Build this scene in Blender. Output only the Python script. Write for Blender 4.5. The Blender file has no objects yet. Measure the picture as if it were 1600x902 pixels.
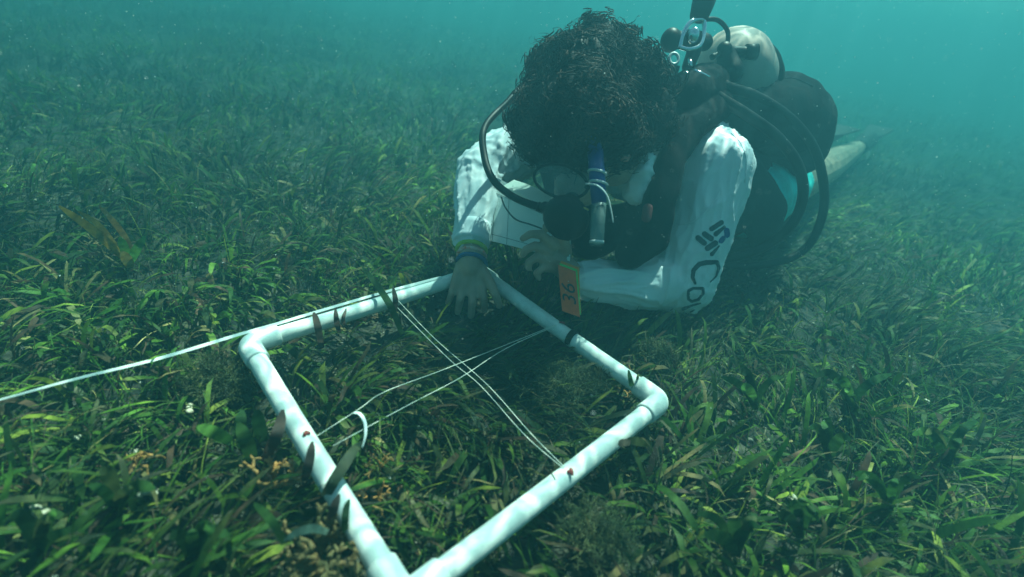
import bpy, bmesh, math, random
import numpy as np
from mathutils import Vector, Matrix, Euler, noise
from mathutils.bvhtree import BVHTree

random.seed(7)
rng = np.random.default_rng(11)
scene = bpy.context.scene
COL = scene.collection

# ------------------------------------------------------------------ camera
CAM = Vector((0.72628, -0.16049, 0.56772))
RX = Vector((0.66450161, 0.73444283, 0.1379541)).normalized()      # image right
FW = Vector((-0.58110757, 0.62391836, -0.52253217)).normalized()   # forward
DN = FW.cross(RX).normalized()                                     # image down
RX = DN.cross(FW).normalized()
FPX = 762.2
cam_d = bpy.data.cameras.new('camera')
cam = bpy.data.objects.new('camera', cam_d)
COL.objects.link(cam)
m3 = Matrix((RX, -DN, -FW)).transposed()
cam.matrix_world = Matrix.Translation(CAM) @ m3.to_4x4()
cam_d.sensor_width = 36.0
cam_d.lens = 36.0 * FPX / 1600.0
cam_d.clip_start = 0.02
cam_d.clip_end = 500.0
cam_d.dof.use_dof = True
cam_d.dof.focus_distance = 1.05
cam_d.dof.aperture_fstop = 2.2
scene.camera = cam

def at(px, py, d):
    """the world point seen at this place of the photograph, d metres in front of the lens"""
    return CAM + RX * ((px - 800) / FPX * d) + DN * ((py - 451) / FPX * d) + FW * d

def px_of(p):
    v = Vector(p) - CAM
    z = v.dot(FW)
    return 800 + FPX * v.dot(RX) / z, 451 + FPX * v.dot(DN) / z, z

# ------------------------------------------------------------------ light
SUN_EL, SUN_AZ = math.radians(62), math.radians(114)     # azimuth: angle from +x towards +y
world = bpy.data.worlds.new('World')
scene.world = world
world.use_nodes = True
nt = world.node_tree
sky = nt.nodes.new('ShaderNodeTexSky')
sky.sky_type = 'NISHITA'
sky.sun_disc = False
sky.sun_elevation = SUN_EL
sky.sun_rotation = math.pi / 2 - SUN_AZ
sky.altitude = 0
sky.air_density = 1.0
sky.dust_density = 1.5
bg = nt.nodes['Background']
nt.links.new(sky.outputs[0], bg.inputs[0])
bg.inputs[1].default_value = 0.06
sun_d = bpy.data.lights.new('sun', 'SUN')
sun_d.energy = 5.0
sun_d.angle = math.radians(0.45)
sun_d.color = (1.0, 0.97, 0.92)
sun = bpy.data.objects.new('sun', sun_d)
COL.objects.link(sun)
sdir = Vector((math.cos(SUN_EL) * math.cos(SUN_AZ), math.cos(SUN_EL) * math.sin(SUN_AZ), math.sin(SUN_EL)))
sun.rotation_euler = sdir.to_track_quat('Z', 'Y').to_euler()
sun.location = (0, 0, 8)
scene.view_settings.view_transform = 'Standard'
scene.view_settings.look = 'None'
scene.view_settings.gamma = 1.0
scene.view_settings.use_curve_mapping = False
scene.view_settings.exposure = 2.3
scene.cycles.volume_bounces = 1
scene.cycles.max_bounces = 6
scene.cycles.diffuse_bounces = 3
scene.cycles.transparent_max_bounces = 16
scene.cycles.use_denoising = True
scene.cycles.sample_clamp_indirect = 4.0
scene.cycles.caustics_reflective = False
scene.cycles.caustics_refractive = False

# ------------------------------------------------------------------ materials
def mat(name, col, rough=0.6, metal=0.0, var=0.0, vscale=20.0, bump=0.0, bscale=60.0, spec=0.5, attr=None,
        trans=0.0, col2=None, sheen=0.0):
    m = bpy.data.materials.new(name)
    m.use_nodes = True
    t = m.node_tree
    b = t.nodes['Principled BSDF']
    b.inputs['Roughness'].default_value = rough
    b.inputs['Metallic'].default_value = metal
    b.inputs['Specular IOR Level'].default_value = spec
    tc = t.nodes.new('ShaderNodeTexCoord')
    src = None
    if attr:
        a = t.nodes.new('ShaderNodeAttribute')
        a.attribute_name = attr
        src = a.outputs['Color']
    if var > 0 or col2:
        n = t.nodes.new('ShaderNodeTexNoise')
        n.inputs['Scale'].default_value = vscale
        n.inputs['Detail'].default_value = 6
        n.inputs['Roughness'].default_value = 0.65
        t.links.new(tc.outputs['Object'], n.inputs['Vector'])
        r = t.nodes.new('ShaderNodeValToRGB')
        r.color_ramp.elements[0].position = 0.36
        r.color_ramp.elements[1].position = 0.64
        t.links.new(n.outputs['Fac'], r.inputs['Fac'])
        if src is None:
            c2 = col2 if col2 else tuple(c * (1 - var) for c in col)
            r.color_ramp.elements[0].color = (*c2, 1)
            r.color_ramp.elements[1].color = (*col, 1)
            src = r.outputs['Color']
        else:
            r.color_ramp.elements[0].color = (1 - var,) * 3 + (1,)
            r.color_ramp.elements[1].color = (1, 1, 1, 1)
            mx = t.nodes.new('ShaderNodeMix')
            mx.data_type = 'RGBA'
            mx.blend_type = 'MULTIPLY'
            mx.inputs['Factor'].default_value = 1
            t.links.new(src, mx.inputs[6])
            t.links.new(r.outputs['Color'], mx.inputs[7])
            src = mx.outputs[2]
    if src is not None:
        t.links.new(src, b.inputs['Base Color'])
    else:
        b.inputs['Base Color'].default_value = (*col, 1)
    if bump > 0:
        n2 = t.nodes.new('ShaderNodeTexNoise')
        n2.inputs['Scale'].default_value = bscale
        n2.inputs['Detail'].default_value = 4
        t.links.new(tc.outputs['Object'], n2.inputs['Vector'])
        bp = t.nodes.new('ShaderNodeBump')
        bp.inputs['Strength'].default_value = bump
        bp.inputs['Distance'].default_value = 0.004
        t.links.new(n2.outputs['Fac'], bp.inputs['Height'])
        t.links.new(bp.outputs[0], b.inputs['Normal'])
    if trans > 0:
        tr = t.nodes.new('ShaderNodeBsdfTranslucent')
        if src is not None:
            t.links.new(src, tr.inputs['Color'])
        else:
            tr.inputs['Color'].default_value = (*col, 1)
        mx = t.nodes.new('ShaderNodeMixShader')
        mx.inputs[0].default_value = trans
        t.links.new(b.outputs[0], mx.inputs[1])
        t.links.new(tr.outputs[0], mx.inputs[2])
        t.links.new(mx.outputs[0], t.nodes['Material Output'].inputs['Surface'])
    return m

M = {
    'pvc': mat('white_pvc', (0.80, 0.82, 0.79), 0.5, var=0.22, vscale=35, bump=0.12, bscale=110, spec=.3),
    'shirt': mat('white_shirt_cloth', (0.80, 0.83, 0.87), 0.75, bump=0.12, bscale=60, trans=0.12),
    'print': mat('navy_print', (0.02, 0.035, 0.06), 0.7),
    'print_blue': mat('blue_print', (0.02, 0.06, 0.25), 0.7),
    'skin': mat('tanned_skin', (0.47, 0.30, 0.22), 0.5, var=0.25, vscale=30, bump=0.25, bscale=160),
    'skinpink': mat('reddish_skin', (0.6, 0.2, 0.15), 0.5),
    'hair': mat('dark_brown_hair', (0.022, 0.014, 0.010), 0.6, attr='Col', spec=0.15),
    'black': mat('black_nylon', (0.006, 0.008, 0.011), 0.9, var=0.4, vscale=15, bump=0.4, bscale=120, spec=0.1),
    'navy': mat('faded_navy_nylon', (0.022, 0.034, 0.045), 0.9, var=0.4, vscale=12, bump=0.4, bscale=120, spec=0.1),
    'rubber': mat('black_rubber', (0.006, 0.007, 0.008), 0.5, spec=0.25),
    'chrome': mat('chrome', (0.75, 0.77, 0.78), 0.12, metal=1.0),
    'tank': mat('pale_tank_paint', (0.40, 0.31, 0.25), 0.6, col2=(0.33, 0.28, 0.25), vscale=8, bump=0.1),
    'blue': mat('blue_plastic', (0.01, 0.03, 0.22), 0.35),
    'white': mat('white_plastic', (0.50, 0.54, 0.55), 0.4),
    'slate': mat('white_slate', (0.82, 0.84, 0.80), 0.45, var=0.06, vscale=14),
    'paper': mat('white_paper', (0.80, 0.82, 0.74), 0.6, trans=0.2),
    'ink': mat('pencil_marks', (0.09, 0.10, 0.10), 0.8),
    'orange': mat('orange_card', (0.90, 0.13, 0.015), 0.6, var=0.3, vscale=30),
    'orange2': mat('bright_orange_card', (0.95, 0.27, 0.02), 0.5, var=0.15, vscale=30),
    'yellow': mat('yellow_card', (0.80, 0.60, 0.06), 0.5),
    'green': mat('green_card', (0.14, 0.55, 0.07), 0.5),
    'marker': mat('marker_ink', (0.01, 0.01, 0.012), 0.6),
    'bandy': mat('yellow_green_band', (0.35, 0.5, 0.03), 0.5),
    'bandr': mat('red_white_beads', (0.75, 0.12, 0.05), 0.5, col2=(0.6, 0.55, 0.5), vscale=130),
    'bandb': mat('blue_cord', (0.01, 0.09, 0.30), 0.5, var=0.6, vscale=160),
    'string': mat('white_string', (0.78, 0.78, 0.70), 0.7),
    'tape': mat('white_tape', (0.82, 0.84, 0.82), 0.45),
    'red': mat('red_knot', (0.32, 0.05, 0.04), 0.6),
    'cyan': mat('turquoise_cloth', (0.02, 0.85, 0.82), 0.6, col2=(0.02, 0.5, 0.5), vscale=14),
    'fin': mat('dark_fin_rubber', (0.006, 0.009, 0.011), 0.8),
    'orangealga': mat('orange_brown_alga', (0.50, 0.22, 0.05), 0.7, col2=(0.22, 0.13, 0.04), vscale=50, bump=0.5),
    'brownalga': mat('brown_alga', (0.22, 0.13, 0.045), 0.75, col2=(0.10, 0.09, 0.03), vscale=50, bump=0.5),
    'fuzzalga': mat('olive_filament_alga', (0.08, 0.10, 0.03), 0.8, col2=(0.05, 0.055, 0.02), vscale=40),
    'shell': mat('bleached_shell', (0.55, 0.50, 0.38), 0.6, col2=(0.22, 0.20, 0.13), vscale=130, bump=.5),
    'blade': mat('seagrass_blade', (0.05, 0.12, 0.03), 0.6, attr='Col', var=0.45, vscale=90, trans=0.32, spec=0.2),
    'rubble': mat('shell_rubble', (0.5, 0.45, 0.36), 0.8, attr='Col', var=0.4, vscale=120),
    'speck': mat('marine_snow', (0.85, 0.88, 0.85), 0.6),
}
def clear_mat(name, col, mixf, rough=0.1):
    m = bpy.data.materials.new(name)
    m.use_nodes = True
    t = m.node_tree
    b = t.nodes['Principled BSDF']
    b.inputs['Base Color'].default_value = (*col, 1)
    b.inputs['Roughness'].default_value = rough
    tr = t.nodes.new('ShaderNodeBsdfTransparent')
    mx = t.nodes.new('ShaderNodeMixShader')
    mx.inputs[0].default_value = mixf
    t.links.new(tr.outputs[0], mx.inputs[1])
    t.links.new(b.outputs[0], mx.inputs[2])
    t.links.new(mx.outputs[0], t.nodes['Material Output'].inputs['Surface'])
    return m
M['lens'] = clear_mat('mask_glass', (0.5, 0.6, 0.6), 0.25, 0.05)
M['clear'] = clear_mat('milky_clear_plastic', (0.25, 0.36, 0.36), 0.30, 0.25)

# ------------------------------------------------------------------ object helpers
def tag(o, label=None, cat=None, group=None, kind=None):
    if label: o['label'] = label
    if cat: o['category'] = cat
    if group: o['group'] = group
    if kind: o['kind'] = kind
    return o

def empty(name, loc):
    o = bpy.data.objects.new(name, None)
    o.empty_display_size = 0.05
    COL.objects.link(o)
    o.location = loc
    return o

def link_mesh(name, me, m, parent=None, smooth=True):
    """all meshes are built in world coordinates; a child cancels the offset of its thing's base"""
    o = bpy.data.objects.new(name, me)
    COL.objects.link(o)
    me.name = name
    if m is not None:
        if isinstance(m, str): m = M[m]
        me.materials.clear()
        me.materials.append(m)
    if smooth and len(me.polygons):
        me.polygons.foreach_set('use_smooth', [True] * len(me.polygons))
    if parent is not None:
        o.parent = parent
        if parent.type == 'EMPTY':
            o.matrix_parent_inverse = Matrix.Translation(-parent.location)
    return o

def pydata(name, vs, fs, m, parent=None, smooth=True):
    me = bpy.data.meshes.new(name)
    me.from_pydata([tuple(v) for v in vs], [], fs)
    me.update()
    return link_mesh(name, me, m, parent, smooth)

def smooth_path(pts, n=8):
    pts = [Vector(p) for p in pts]
    if len(pts) < 3: return pts
    P = [pts[0] * 2 - pts[1]] + pts + [pts[-1] * 2 - pts[-2]]
    out = []
    for i in range(1, len(P) - 2):
        a, b, c, d = P[i - 1], P[i], P[i + 1], P[i + 2]
        for k in range(n):
            t = k / n
            out.append(0.5 * ((2 * b) + (c - a) * t + (2 * a - 5 * b + 4 * c - d) * t * t + (3 * b - a - 3 * c + d) * t ** 3))
    out.append(pts[-1])
    return out

class MB:
    def __init__(s):
        s.v, s.f = [], []
    def tube(s, path, r, seg=10, cap=True, flat=1.0, up=None):
        n = len(path)
        rr = r if isinstance(r, (list, tuple)) else [r] * n
        if len(rr) != n:
            rr = [rr[0] + 0 * i for i in range(n)] if len(rr) == 1 else [
                np.interp(i / (n - 1), np.linspace(0, 1, len(rr)), rr) for i in range(n)]
        base = len(s.v)
        prev = None
        for i, p in enumerate(path):
            p = Vector(p)
            t = (Vector(path[min(i + 1, n - 1)]) - Vector(path[max(i - 1, 0)])).normalized()
            if prev is None:
                q = Vector(up) if up else (Vector((0, 0, 1)) if abs(t.z) < 0.9 else Vector((1, 0, 0)))
                a = (q - t * q.dot(t)).normalized()
            else:
                a = (prev - t * prev.dot(t))
                a = a.normalized() if a.length > 1e-6 else t.orthogonal().normalized()
            prev = a
            b = t.cross(a)
            for k in range(seg):
                th = 2 * math.pi * k / seg
                s.v.append(p + a * (math.cos(th) * rr[i] * flat) + b * (math.sin(th) * rr[i]))
        for i in range(n - 1):
            for k in range(seg):
                k2 = (k + 1) % seg
                s.f.append((base + i * seg + k, base + i * seg + k2, base + (i + 1) * seg + k2, base + (i + 1) * seg + k))
        if cap:
            s.f.append(tuple(base + k for k in reversed(range(seg))))
            s.f.append(tuple(base + (n - 1) * seg + k for k in range(seg)))
        return s
    def capsule(s, p0, r0, p1, r1, seg=16):
        p0, p1 = Vector(p0), Vector(p1)
        d = p1 - p0
        L = max(d.length, 1e-6)
        t = d / L
        path, rr = [], []
        for k in range(6):
            a = math.pi / 2 * (1 - k / 6)
            path.append(p0 - t * (r0 * math.sin(a))); rr.append(max(r0 * math.cos(a), 1e-4))
        path.append(p0); rr.append(r0)
        path.append(p1); rr.append(r1)
        for k in range(1, 7):
            a = math.pi / 2 * k / 6
            path.append(p1 + t * (r1 * math.sin(a))); rr.append(max(r1 * math.cos(a), 1e-4))
        return s.tube(path, rr, seg)
    def chain(s, pr, seg=16):
        for (a, ra), (b, rb) in zip(pr[:-1], pr[1:]):
            s.capsule(a, ra, b, rb, seg)
        return s
    def ell(s, c, rad, rot=None, seg=20, rings=12):
        c = Vector(c)
        base = len(s.v)
        R = rot if rot is not None else Matrix.Identity(3)
        for i in range(rings + 1):
            ph = math.pi * i / rings
            for k in range(seg):
                th = 2 * math.pi * k / seg
                v = Vector((rad[0] * math.sin(ph) * math.cos(th), rad[1] * math.sin(ph) * math.sin(th), rad[2] * math.cos(ph)))
                s.v.append(c + R @ v)
        for i in range(rings):
            for k in range(seg):
                k2 = (k + 1) % seg
                s.f.append((base + i * seg + k, base + (i + 1) * seg + k, base + (i + 1) * seg + k2, base + i * seg + k2))
        return s
    def box8(s, c):
        b = len(s.v)
        s.v += [Vector(p) for p in c]
        s.f += [tuple(b + i for i in q) for q in ((0, 3, 2, 1), (4, 5, 6, 7), (0, 1, 5, 4), (1, 2, 6, 5), (2, 3, 7, 6), (3, 0, 4, 7))]
        return s
    def build(s, name, m, parent=None, smooth=True):
        return pydata(name, s.v, s.f, m, parent, smooth)
    def fused(s, name, m, parent=None, voxel=0.006, it=6, disp=None):
        me = bpy.data.meshes.new(name)
        me.from_pydata([tuple(v) for v in s.v], [], s.f)
        tmp = bpy.data.objects.new('tmp', me)
        COL.objects.link(tmp)
        r = tmp.modifiers.new('r', 'REMESH')
        r.mode = 'VOXEL'
        r.voxel_size = voxel
        if it:
            sm = tmp.modifiers.new('s', 'SMOOTH')
            sm.factor = 0.5
            sm.iterations = it
        dg = bpy.context.evaluated_depsgraph_get()
        out = bpy.data.meshes.new_from_object(tmp.evaluated_get(dg))
        bpy.data.objects.remove(tmp)
        bpy.data.meshes.remove(me)
        if disp:
            nn = [v.normal.copy() for v in out.vertices]
            for v, n in zip(out.vertices, nn):
                v.co += n * disp(v.co, n)
            out.update()
        return link_mesh(name, out, m, parent)

def slab4(pts, th):
    """a sheet through four corners with a real thickness"""
    p = [Vector(q) for q in pts]
    n = (p[1] - p[0]).cross(p[3] - p[0]).normalized() * th
    return [q - n for q in p] + [q for q in p]

# ------------------------------------------------------------------ setting: sea floor, unseen water surface patterning the sun, haze
SED = -0.095
def floor_h(x, y):
    return SED + 0.022 * noise.noise(Vector((x * 1.1, y * 1.1, 3))) + 0.010 * noise.noise(Vector((x * 4.0, y * 4.0, 9)))
def build_floor():
    ns, rmax = 150, 39.0
    us = np.linspace(-1, 1, ns)
    g = np.sign(us) * (np.abs(us) ** 2.6) * rmax
    vs, fs = [], []
    for j in range(ns):
        for i in range(ns):
            x, y = 0.3 + g[i], 0.8 + g[j]
            x = max(-39, min(39, x)); y = max(-39, min(39, y))
            vs.append((x, y, floor_h(x, y) + (0.004 * noise.noise(Vector((x * 30, y * 30, 0))) if abs(g[i]) < 4 and abs(g[j]) < 4 else 0)))
    for j in range(ns - 1):
        for i in range(ns - 1):
            a = j * ns + i
            fs.append((a, a + 1, a + ns + 1, a + ns))
    m = mat('silty_sea_floor', (0.06, 0.055, 0.035), 0.9, col2=(0.02, 0.022, 0.015), vscale=9, bump=0.8, bscale=60)
    return pydata('sea_floor', vs, fs, m)
tag(build_floor(), kind='structure', label='dark silty sea floor under the seagrass')

def build_surface():  # flat unseen plane added to filter the sun; caustics painted into its transparency
    m = bpy.data.materials.new('painted_caustic_sheet')
    m.use_nodes = True
    t = m.node_tree
    t.nodes.remove(t.nodes['Principled BSDF'])
    geo = t.nodes.new('ShaderNodeNewGeometry')
    nz = t.nodes.new('ShaderNodeTexNoise')
    nz.inputs['Scale'].default_value = 6.5
    nz.inputs['Detail'].default_value = 2
    t.links.new(geo.outputs['Position'], nz.inputs['Vector'])
    vm = t.nodes.new('ShaderNodeVectorMath'); vm.operation = 'MULTIPLY_ADD'
    vm.inputs[1].default_value = (0.2, 0.2, 0.0)
    t.links.new(nz.outputs['Color'], vm.inputs[0])
    t.links.new(geo.outputs['Position'], vm.inputs[2])
    outs = []
    for sc, wd in ((12.0, 0.11), (23.0, 0.09)):
        v = t.nodes.new('ShaderNodeTexVoronoi')
        v.feature = 'DISTANCE_TO_EDGE'
        v.voronoi_dimensions = '2D'
        v.inputs['Scale'].default_value = sc
        t.links.new(vm.outputs[0], v.inputs['Vector'])
        mr = t.nodes.new('ShaderNodeMapRange')
        mr.interpolation_type = 'SMOOTHERSTEP'
        mr.inputs['From Min'].default_value = 0.0
        mr.inputs['From Max'].default_value = wd
        mr.inputs['To Min'].default_value = 1.0
        mr.inputs['To Max'].default_value = 0.0
        t.links.new(v.outputs['Distance'], mr.inputs['Value'])
        outs.append(mr.outputs[0])
    mx = t.nodes.new('ShaderNodeMath'); mx.operation = 'MAXIMUM'
    t.links.new(outs[0], mx.inputs[0])
    h = t.nodes.new('ShaderNodeMath'); h.operation = 'MULTIPLY'; h.inputs[1].default_value = 0.7
    t.links.new(outs[1], h.inputs[0])
    t.links.new(h.outputs[0], mx.inputs[1])
    big = t.nodes.new('ShaderNodeTexNoise')
    big.inputs['Scale'].default_value = 1.6
    big.inputs['Detail'].default_value = 1
    t.links.new(geo.outputs['Position'], big.inputs['Vector'])
    bm_ = t.nodes.new('ShaderNodeMapRange')
    bm_.inputs['From Min'].default_value = 0.35; bm_.inputs['From Max'].default_value = 0.65
    bm_.inputs['To Min'].default_value = 0.35; bm_.inputs['To Max'].default_value = 1.0
    t.links.new(big.outputs['Fac'], bm_.inputs['Value'])
    k = t.nodes.new('ShaderNodeMath'); k.operation = 'MULTIPLY'
    t.links.new(mx.outputs[0], k.inputs[0]); t.links.new(bm_.outputs[0], k.inputs[1])
    cr = t.nodes.new('ShaderNodeMix'); cr.data_type = 'RGBA'
    cr.inputs[6].default_value = (0.22, 0.285, 0.27, 1)
    cr.inputs[7].default_value = (0.98, 1.0, 0.90, 1)
    t.links.new(k.outputs[0], cr.inputs['Factor'])
    tr = t.nodes.new('ShaderNodeBsdfTransparent')
    t.links.new(cr.outputs[2], tr.inputs['Color'])
    t.links.new(tr.outputs[0], t.nodes['Material Output'].inputs['Surface'])
    S = 400
    o = pydata('water', [(-S, -S, 1.32), (S, -S, 1.32), (S, S, 1.32), (-S, S, 1.32)], [(0, 1, 2, 3)], m, smooth=False)
    tag(o, kind='structure', label='unseen water surface added above the diver, light ripples painted into its transparency')
build_surface()

HAZE_D = 0.47
def build_haze():
    x0, x1, z0, z1 = -39.5, 39.5, -1.2, 1.22
    c = [(x0, x0, z0), (x1, x0, z0), (x1, x1, z0), (x0, x1, z0), (x0, x0, z1), (x1, x0, z1), (x1, x1, z1), (x0, x1, z1)]
    o = MB().box8(c).build('haze', None, smooth=False)
    m = bpy.data.materials.new('teal_haze')
    m.use_nodes = True
    t = m.node_tree
    t.nodes.remove(t.nodes['Principled BSDF'])
    v = t.nodes.new('ShaderNodeVolumePrincipled')
    v.inputs['Color'].default_value = (0.058, 0.205, 0.245, 1)
    v.inputs['Absorption Color'].default_value = (0.0, 0.25, 0.2, 1)
    v.inputs['Density'].default_value = HAZE_D
    v.inputs['Anisotropy'].default_value = 0.4
    t.links.new(v.outputs[0], t.nodes['Material Output'].inputs['Volume'])
    o.data.materials.append(m)
    tag(o, kind='stuff', label='teal hazy sea water fading everything far away')
build_haze()

# ------------------------------------------------------------------ PVC quadrat
A, Cc, B, D = Vector((0, 0, 0)), Vector((0, .5, 0)), Vector((.5, .5, 0)), Vector((.5, 0, 0))
PR = 0.0152
def plane_pt(px, py, z):
    r = RX * ((px - 800) / FPX) + DN * ((py - 451) / FPX) + FW
    return CAM + r * ((z - CAM.z) / r.z)
D = plane_pt(631, 942, 0)
quad = empty('quadrat_frame', (0.25, 0.25, -0.02))
tag(quad, 'square quadrat of white plastic pipe with elbow corners lying on the seagrass', 'quadrat frame')
def pipe_side(p, q, sag):
    d = (q - p).normalized()
    a, b = p + d * 0.022, q - d * 0.022
    path = [a.lerp(b, i / 14) for i in range(15)]
    path = [v + Vector((0, 0, -sag * math.sin(math.pi * i / 14))) for i, v in enumerate(path)]
    MB().tube(path, PR, 24).build('pipe', 'pvc', quad)
for p, q in ((A, Cc), (Cc, B), (B, D), (D, A)):
    pipe_side(p, q, 0.003)
def elbow(c, d1, d2):
    L, r0 = 0.050, 0.0184
    path = [c + d1 * L, c + d1 * (L - .002)]
    rr = [r0 * .93, r0]
    path.append(c + d1 * 0.020); rr.append(r0)
    for k in range(1, 8):
        t = k / 8
        path.append((c + d1 * .020) * (1 - t) ** 2 + c * 2 * t * (1 - t) + (c + d2 * .020) * t * t); rr.append(r0 * (1.0 + .03 * math.sin(math.pi * t)))
    path += [c + d2 * 0.020, c + d2 * (L - .002), c + d2 * L]; rr += [r0, r0, r0 * .93]
    MB().tube(path, rr, 28, up=(0, 0, 1)).build('elbow', 'pvc', quad)
for c, n1, n2 in ((A, Cc, D), (Cc, A, B), (B, Cc, D), (D, B, A)):
    elbow(c, (n1 - c).normalized(), (n2 - c).normalized())

def plane_pt(px, py, z):
    r = RX * ((px - 800) / FPX) + DN * ((py - 451) / FPX) + FW
    return CAM + r * ((z - CAM.z) / r.z)
def string(pts, r=0.00055):
    MB().tube(smooth_path(pts, 6), r, 6).build('string', 'string', quad)
string([plane_pt(482, 690, .006), plane_pt(560, 640, .01), plane_pt(602, 612, .015), plane_pt(700, 575, .012), plane_pt(868, 508, .01)])
string([plane_pt(520, 697, .008), plane_pt(640, 632, .010), plane_pt(720, 590, .012), plane_pt(790, 545, .012), plane_pt(868, 509, .01)])
string([plane_pt(622, 470, .004), plane_pt(680, 530, .006), plane_pt(760, 600, .0), plane_pt(830, 678, .004), plane_pt(890, 738, .012)])
string([plane_pt(618, 478, .004), plane_pt(700, 560, .004), plane_pt(750, 602, .0), plane_pt(820, 680, .0), plane_pt(886, 737, .012)])
def knot(px, py, dark=False):
    c = plane_pt(px, py, PR * 0.9)
    b = MB()
    for k in range(5):
        b.ell(c + Vector((random.uniform(-.004, .004), random.uniform(-.004, .004), random.uniform(-.001, .003))), (.0032, .0024, .0022))
    b.fused('knot', 'red', quad, 0.0012, 2)
for p in ((480, 678), (893, 738), (879, 504)):
    knot(*p)
# loop of string round the far side pipe
def band(p, d, r, wid, m, name, parent):
    d = d.normalized()
    MB().tube([p - d * wid / 2, p + d * wid / 2], r, 24).build(name, m, parent)
band(Vector((.292, .5, 0)), Vector((1, 0.15, 0)), PR + .0016, .012, 'rubber', 'tie_wrap', quad)

# loose curl of white tape hanging off the strings
pts = [plane_pt(553, 645, .014), plane_pt(562, 647, .018), plane_pt(570, 660, .016), plane_pt(571, 680, .008), plane_pt(566, 700, -.004)]
pp = smooth_path(pts, 6)
tag(MB().tube(pp, [0.0026, .0026, .0022, .0012], 8, flat=.3).build('loose_ribbon', 'tape'),
    'short curl of white ribbon hanging from the string inside the frame', 'ribbon')

# transect tape running along the far left pipe
pts = [plane_pt(-60, 641, -.0), plane_pt(0, 625, .0), plane_pt(120, 592, .004), plane_pt(250, 560, .010), plane_pt(370, 524, .018),
       plane_pt(430, 507, .018), plane_pt(500, 486, .018), plane_pt(600, 457, .017), plane_pt(690, 433, .016)]
pp = smooth_path(pts, 8)
vs, fs = [], []
for i, p in enumerate(pp):
    tw_ = min(1, max(.35, i / 26))
    w = Vector((0.0018 * tw_, -0.0003, -0.0014 * tw_ - .0006 * (1 - tw_)))
    vs += [p - w, p + w, p + w + Vector((-.0006, 0, 0)), p - w + Vector((-.0006, 0, 0))]
for i in range(len(pp) - 1):
    a = 4 * i
    for k in range(4):
        k2 = (k + 1) % 4
        fs.append((a + k, a + k2, a + 4 + k2, a + 4 + k))
tag(pydata('measuring_tape', vs, fs, 'tape', smooth=False),
    'long white transect tape stretched over the grass and along the far left pipe', 'measuring tape')

# ------------------------------------------------------------------ the diver
base = Vector((0.12, 1.2, -0.05))
diver = empty('person', base)
tag(diver, 'curly haired diver lying face down over the quadrat in a white long sleeved shirt', 'person')
LS, LE = at(1112, 262, 1.13), at(1066, 440, 1.15)
LW = at(902, 436, 1.07)
RS, RE = Vector((-.10, .86, .28)), at(755, 268, 1.18)
RW = at(737, 392, 1.055)
HEAD = at(925, 190, 0.99)
NECK = Vector((.075, .88, .32))
CH, BE, HI = Vector((.07, 1.04, .25)), Vector((.11, 1.32, .18)), Vector((.15, 1.32, .13))
HL, HR = HI + Vector((.075, 0, 0)), HI + Vector((-.08, 0, 0))
KL, KR = at(1288, 262, 2.3), Vector((.08, 2.1, .02))
AL, AR = at(1332, 236, 2.8), Vector((-.02, 2.55, .1))
b = MB()
down = (at(890, 320, .95) - HEAD).normalized()
b.ell(HEAD, (.085, .085, .095))
b.capsule(HEAD, .075, at(905, 285, .965), .05)
b.ell(at(893, 300, .955), (.035, .035, .035))
b.ell(at(878, 286, .925), (.014, .014, .018))             # nose
b.chain([(at(960, 250, 1.02), .055), (NECK, .06), (CH, .11)])
b.chain([(CH, .125), (BE, .12), (HI, .125)])
b.chain([(CH + Vector((.06, -.04, .02)), .08), (LS, .054), (LE, .036)])
b.chain([(LE, .036), (LW, .024)])
b.chain([(CH + Vector((-.08, -.06, .02)), .08), (RS, .058), (RE, .042), (RW, .026)])
b.chain([(HL, .1), (KL, .078), (AL, .052)])
b.chain([(HR, .1), (KR, .06), (AR, .04)])
b.chain([(AL, .045), (at(1350, 226, 2.93), .034)])
b.chain([(AR, .038), (AR + Vector((0, .13, .02)), .034)])
# right hand, back up, fingers spread down into the grass
HO = .042
b.capsule(RW, .026, at(735, 415, 1.055), .028)
for (kx, ky, kd, mx_, my_, md, tx, ty, td, r) in (
        (712, 440, 1.095, 706, 458, 1.085, 700, 474, 1.09, .0082),
        (725, 446, 1.095, 719, 468, 1.08, 715, 488, 1.085, .0090),
        (739, 447, 1.095, 738, 472, 1.078, 736, 494, 1.083, .0092),
        (752, 443, 1.095, 756, 466, 1.078, 757, 486, 1.083, .0088)):
    b.capsule(at(736 + (kx - 736) * .5, 416, 1.10 - HO), .018, at(kx, ky, kd - HO), .0115)
    b.chain([(at(kx, ky, kd - HO), .0108), (at(mx_, my_, md - HO * .8), r), (at(tx, ty, td - HO * .5), r * .82)])
b.chain([(at(750, 418, 1.055), .014), (at(765, 440, 1.04), .0108), (at(774, 460, 1.035), .0098), (at(780, 478, 1.045), .0078)])
# left hand holding the slate
b.capsule(LW, .026, at(876, 412, 1.045), .027)
b.capsule(at(876, 412, 1.045), .027, at(856, 396, 1.03), .024)
for pr in (
        [(at(866, 384, 1.01), .012), (at(844, 366, .985), .0095), (at(828, 366, .98), .0085), (at(817, 373, .985), .0072)],
        [(at(858, 395, 1.015), .012), (at(836, 384, .99), .0095), (at(822, 390, .985), .0085), (at(817, 398, .99), .0072)],
        [(at(860, 408, 1.02), .012), (at(838, 402, 1.0), .0092), (at(826, 410, .998), .008), (at(826, 419, 1.005), .007)],
        [(at(866, 419, 1.03), .011), (at(848, 419, 1.01), .0083), (at(838, 427, 1.01), .0073), (at(842, 435, 1.02), .0063)],
        [(at(884, 394, 1.03), .014), (at(880, 372, 1.0), .0112), (at(866, 357, .985), .0095), (at(853, 354, .98), .0078)]):
    b.chain(pr)
body = b.fused('body', 'skin', diver, 0.0030, 4)

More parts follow.
